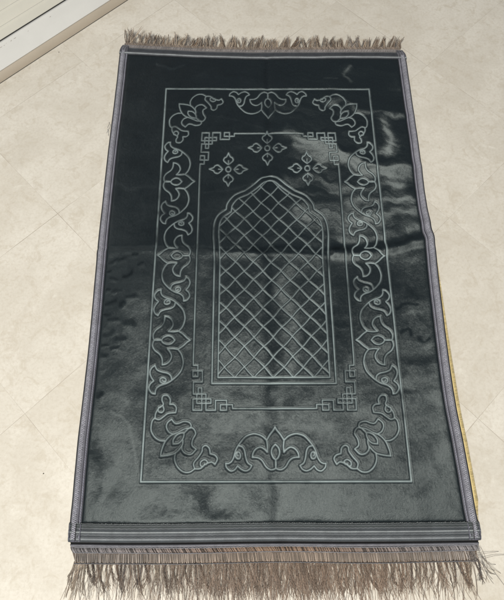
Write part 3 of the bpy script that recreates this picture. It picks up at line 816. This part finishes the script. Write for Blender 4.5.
# loose fibres reaching farther, tan darkened for the shadow over the middle
for _ in range(2600):
    a = rng.uniform(0.011, W - 0.010); tt = a / W; mid = math.exp(-((tt - 0.5) / 0.28) ** 2)
    if rng.random() > 0.10 + 0.80 * mid: continue
    q = np.linspace(0, 1, 8); ln = rng.uniform(.040, .072)
    aa_ = a + rng.normal(0.02, .18) * ln * q + rng.normal(0, .004) * np.sin(q * rng.uniform(2, 6))
    z = np.maximum(0.0030 + 0.006 * rng.random() * np.sin(np.pi * q) - .002 * q, .0006)
    t.add(path3(aa_, -0.030 - ln * q, z, 0), rng.uniform(.00018, .0003), np.array((.27, .19, .14)) * rng.uniform(.4, 1.35), 3)
# stray threads at the right corner
for _ in range(26):
    a = W - rng.uniform(0.0, 0.035); q = np.linspace(0, 1, 10); ln = rng.uniform(.02, .06)
    th = rng.normal(-1.55, .45) if rng.random() < .75 else rng.uniform(-1.2, .7)
    cu = rng.normal(0, .9)
    ang = th + cu * q; dx = np.r_[0, np.cumsum(np.cos(ang[:-1]))] * ln / 9; dy = np.r_[0, np.cumsum(np.sin(ang[:-1]))] * ln / 9
    z = np.maximum(.005 + .005 * rng.random() * np.sin(np.pi * q) - .004 * q, .0006)
    t.add(path3(a + dx, -0.022 + rng.uniform(-.008, .012) + dy, z, 0), .00026, BR[rng.choice([0, 3, 6, 1, 5])] * rng.uniform(.6, 1.2), 4)
# and a few at the left corner
for _ in range(26):
    a = rng.uniform(0.012, 0.03); q = np.linspace(0, 1, 9); ln = rng.uniform(.035, .062); sk = rng.uniform(-.5, .05)
    t.add(path3(a + sk * ln * q + rng.normal(0, .003) * q ** 2, -0.030 - ln * q, np.maximum(.004 - .003 * q, .0007), 0), .0003, BR[rng.choice([0, 3, 1, 2])] * rng.uniform(.7, 1.3), 4)
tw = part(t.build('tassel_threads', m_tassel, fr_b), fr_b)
tw['kind'] = 'stuff'

# top: gimp and short upturned fringe
fr_t = ribbon('fringe', lambda s, t: (0.006 + t, L - s * np.ones_like(t)), 300,
    [(0.0004, 0.0050, (0.05, 0.05, 0.06)), (-0.0020, 0.0062, (0.12, 0.11, 0.11)), (-0.0080, 0.0062, (0.14, 0.12, 0.11)), (-0.0150, 0.0052, (0.12, 0.10, 0.085)), (-0.0185, 0.0030, (0.09, 0.07, 0.055)), (-0.0190, 0.0004, (0.08, 0.06, 0.05))], m_tape, rug, W - 0.012)
fr_t['label'] = 'short brown fringe sticking up at the far end'
t = Tubes()
for s0 in np.arange(0.008, W - 0.010, 0.0022):
    q = np.linspace(0, 1, 5); g = rng.uniform(.7, 1.3)
    t.add(path3(s0 + .003 * q, L + 0.002 + .0075 * q, 0.0062 + .0014 * np.sin(np.pi * q)), .00075, np.array((.28, .255, .25)) * g, 4)
    t.add(path3(s0 + .003 - .003 * q, L + 0.010 + .0075 * q, 0.0058 + .0012 * np.sin(np.pi * q)), .00075, np.array((.27, .215, .175)) * rng.uniform(.6, 1.3), 4)
part(t.build('gimp_braid', m_yarn, fr_t), fr_t)
t = Tubes(); a = 0.010
while a < W - 0.006:
    tt = a / W; skew = np.clip(rng.normal(0.2 if tt > .05 else 0, 0.35), -.35, .8); c0 = BR[rng.choice([0, 3, 6, 1, 0, 5, 3])] * .8
    Ln = rng.uniform(.020, .031); rise = rng.uniform(.25, .9)
    if tt < .04: Ln *= 1.25; rise = .9
    for k_ in range(11):
        r0 = rng.uniform(-.0022, .0022); q = np.linspace(0, 1, 6); ln = Ln * rng.uniform(.75, 1.2)
        z = .0055 + ln * rise * (q ** 1.2) * .55 + rng.uniform(-.001, .001); dy = ln * q * (1 - .25 * rise)
        col = c0 * rng.uniform(.55, 1.3) if rng.random() < .72 else BR[4] * rng.uniform(.8, 1.3)
        t.add(path3(a + r0 * (1 + .5 * q) + skew * ln * q + rng.normal(0, .0015) * np.sin(q * 4), L + .016 + dy, z, 0), rng.uniform(.0003, .0005) * np.linspace(1, .7, 6), np.minimum(col, .6), 4)
    a += .0046 + rng.uniform(-.0008, .0012)
tw = part(t.build('tassel_threads', m_tassel, fr_t), fr_t); tw['kind'] = 'stuff'

# corner knots of the top binding
for sg in (0, 1):
    t = Tubes()
    for k_ in range(9):
        q = np.linspace(0, 1, 10)
        a = -0.0005 + 0.0022 * k_ * (1 - 0.0) + 0 * q; b = L - 0.020 + 0.028 * q
        a = a + 0.004 * q * (1 - k_ / 9)
        z = 0.0080 + 0.0035 * np.sin(np.pi * q) - .002 * q
        g = (0.05, 0.09, 0.14, 0.10, 0.03, 0.12, 0.09, 0.06, 0.10)[k_]
        t.add(path3(a if sg == 0 else W - a, b, z), .0012, (g, g, g * 1.15), 5)
    part(t.build('corner_loop', m_yarn, rug))
# loose dark threads by the left edge
t = Tubes()
for (x0, y0, x1, y1) in ((110.5, 124, 107.5, 133), (109, 122, 108.3, 128), (107.3, 129, 109.5, 136)):
    P0, P1 = ground([(x0, y0), (x1, y1)], 0.001); q = np.linspace(0, 1, 6)[:, None]
    P_ = P0 * (1 - q) + P1 * q + np.c_[.0015 * np.sin(q * 5), 0 * q]
    t.add(np.c_[P_, .0012 + .001 * np.sin(q * 3)], .00026, (.12, .14, .19), 4)
part(t.build('loose_thread', m_yarn, rug))

# ------------------------------------------------------------------ cabinet corner, top left
p0, p1 = ground([(0, 83.6), (127.7, 0.2)], 0.0)
ed = (p1 - p0) / np.linalg.norm(p1 - p0); nn = np.array([-ed[1], ed[0]])         # nn points away from the rug
if nn[0] > 0: nn = -nn
org = 0.5 * (p0 + p1)
cab = bpy.data.objects.new('door_threshold', None); C.objects.link(cab)
cab.location = (float(org[0]), float(org[1]), 0); cab.rotation_euler = (0, 0, math.atan2(ed[1], ed[0])); cab.empty_display_size = 0.1
tag(cab, 'cream ribbed door threshold with white ledge and beige kick strip in the upper left corner', 'door threshold')
def paint(name, col, rough, bsc=220, wear=0.3, wc=(0.35, 0.30, 0.24)):
    m, nt, nd, lk, bs = new_mat(name)
    tc = N(nd, 'ShaderNodeTexCoord'); ob = tc.outputs['Object']
    n1 = noise(nd, lk, ob, 14, 5, 0.6, 0.5); n2 = noise(nd, lk, ob, 120, 4, 0.65)
    c = mixc(nd, lk, ramp(nd, lk, n1, 0.35, 0.7, 0, wear), col, tuple(x * 0.82 for x in col))
    c = mixc(nd, lk, ramp(nd, lk, n2, 0.66, 0.76, 0, wear * 1.3), c, wc)
    lk.new(c, bs.inputs['Base Color']); bs.inputs['Roughness'].default_value = rough
    bp = N(nd, 'ShaderNodeBump'); bp.inputs['Strength'].default_value = 0.2; bp.inputs['Distance'].default_value = 0.0004
    lk.new(noise(nd, lk, ob, bsc, 3), bp.inputs['Height']); lk.new(bp.outputs[0], bs.inputs['Normal'])
    return m
m_chip, nt, nd, lk, bs = new_mat("worn_patch"); bs.inputs['Base Color'].default_value = (0.30, 0.26, 0.21, 1); bs.inputs['Roughness'].default_value = 0.8
m_kick = paint("beige_kick_strip", (0.40, 0.345, 0.275), 0.55)
m_sill = paint("white_sill", (0.62, 0.61, 0.58), 0.4, 200, 0.22)
m_panel = paint("cream_panel", (0.58, 0.56, 0.49), 0.5, 200, 0.16)
m_gap = paint("black_strip", (0.012, 0.011, 0.010), 0.7)
def rot(o): return o
LC = 0.75
def extrude(name, prof, mat, parent=None, x0=-LC, x1=LC, n=60):
    """profile (depth away from rug, z), swept along local x"""
    xs = np.linspace(x0, x1, n); k = len(prof); V = []
    for x in xs:
        for d, z in prof: V.append((x, d, z))
    F = []
    for i in range(n - 1):
        for j in range(k - 1): F.append((i * k + j, i * k + j + 1, (i + 1) * k + j + 1, (i + 1) * k + j))
    o = mesh_obj(name, V, F, mat, parent or cab, False)
    # end caps
    me = o.data
    import bmesh
    bm = bmesh.new(); bm.from_mesh(me); bm.verts.ensure_lookup_table()
    try:
        bm.faces.new([bm.verts[i] for i in range(k)]); bm.faces.new([bm.verts[(n - 1) * k + i] for i in range(k)])
    except Exception: pass
    bmesh.ops.recalc_face_normals(bm, faces=bm.faces); bm.to_mesh(me); bm.free()
    return o
# depths measured against the local axis (y grows away from the rug)
HK = 0.024
def depth_at(px, z):
    q = ground([px], z)[0]; return float((q - org) @ nn)
d_ledge = depth_at((0, 43.2), HK); print('ledge depth', d_ledge, 'riser check', depth_at((0, 69.8), HK), depth_at((80, 18.3), HK), depth_at((74.6, 0), HK))
d_riser = 0.5 * (depth_at((0, 69.8), HK) + depth_at((80, 18.3), HK))
sgn = 1
extrude('kick_strip', [(0.0, 0.0008), (0.0005, 0.0030), (d_riser, HK - 0.003), (d_riser + 0.3, HK - 0.003), (d_riser + 0.3, 0.0008)], m_kick)
def chips():
    import bmesh
    bm = bmesh.new()
    for _ in range(46):
        cx_ = rng.uniform(-0.40, -0.05) if rng.random() < .7 else rng.uniform(-.5, .5); cy_ = d_ledge - rng.uniform(.011, .016)
        l_, w_ = rng.uniform(.0005, .0035), rng.uniform(.0003, .0008); n_ = 9
        vs = [bm.verts.new((cx_ + l_ * math.cos(a) * rng.uniform(.6, 1.2), cy_ + w_ * math.sin(a) * rng.uniform(.5, 1.2), HK + .0009)) for a in np.linspace(0, 2 * np.pi, n_, endpoint=False)]
        bm.faces.new(vs)
    me = bpy.data.meshes.new('scuff_marks'); bm.to_mesh(me); bm.free(); me.materials.append(m_chip)
    o = bpy.data.objects.new('scuff_marks', me); C.objects.link(o); o.parent = cab; o['kind'] = 'stuff'
chips()
extrude('foot_strip', [(-0.0005, 0.0002), (-0.0005, 0.0012), (0.003, 0.0012)], m_gap)  # thin black strip along the foot of the kick strip
dl = d_ledge
extrude('sill', [(d_riser - 0.0005, HK - 0.0028), (d_riser - 0.0015, HK - 0.0010), (d_riser, HK), (dl - 0.010, HK + 0.0006), (dl - 0.008, HK + 0.0035), (dl - 0.001, HK + 0.004), (dl, HK - 0.004), (dl + 0.2, HK - 0.004), (dl + 0.2, HK - 0.0028)], m_sill)
extrude('dark_gap_strip', [(dl + 0.0002, HK - 0.0032), (dl + 0.0002, HK + 0.0022), (dl + 0.0062, HK + 0.0016), (dl + 0.0062, HK - 0.003)], m_gap)  # black strip filling the gap, the recess's darkness put into its colour
# ribbed track behind the dark gap: flat cream strips parted by thin raised ridges
zt_ = HK + 0.0010
r1, r2_ = depth_at((0, 28.6), zt_), depth_at((0, 12.7), zt_)
pitch = r2_ - r1; print('track', dl, r1, r2_)
prof = [(dl + 0.0064, HK - 0.003), (dl + 0.0064, zt_)]
d = r1
for i in range(5):
    prof += [(d - 0.0040, zt_), (d - 0.0034, zt_ + 0.0040), (d - 0.0002, zt_ + 0.0042), (d + 0.0004, zt_ - 0.0022), (d + 0.0044, zt_ - 0.0022), (d + 0.0050, zt_)]
    d += pitch
prof += [(d, zt_), (d, zt_ + 0.05), (d + 0.03, zt_ + 0.05), (d + 0.03, HK - 0.003)]
extrude('ribbed_track', prof, m_panel)

# ------------------------------------------------------------------ crumbs on the floor
m_cr, nt, nd, lk, bs = new_mat("dark_crumb")
tc = N(nd, 'ShaderNodeTexCoord')
lk.new(mixc(nd, lk, noise(nd, lk, tc.outputs['Object'], 900, 3), (0.015, 0.012, 0.010), (0.07, 0.05, 0.035)), bs.inputs['Base Color'])
bs.inputs['Roughness'].default_value = 0.8
def crumb(px, r, label):
    import bmesh
    bm = bmesh.new(); bmesh.ops.create_icosphere(bm, subdivisions=2, radius=r)
    for v in bm.verts:
        v.co *= random.uniform(0.75, 1.2); v.co.z = v.co.z * 0.7
    me = bpy.data.meshes.new('crumb'); bm.to_mesh(me); bm.free(); me.materials.append(m_cr)
    zmin = min(v.co.z for v in me.vertices)
    o = bpy.data.objects.new('crumb', me); C.objects.link(o); g = ground([px], 0)[0]; o.location = (g[0], g[1], -zmin)
    tag(o, label, 'crumb', 'crumbs on the floor')
crumb((43.6, 473.6), 0.0011, 'tiny dark crumb on the floor left of the rug near its lower end')
crumb((59.0, 52.3), 0.0010, 'tiny dark crumb on the floor beside the beige kick strip of the threshold')
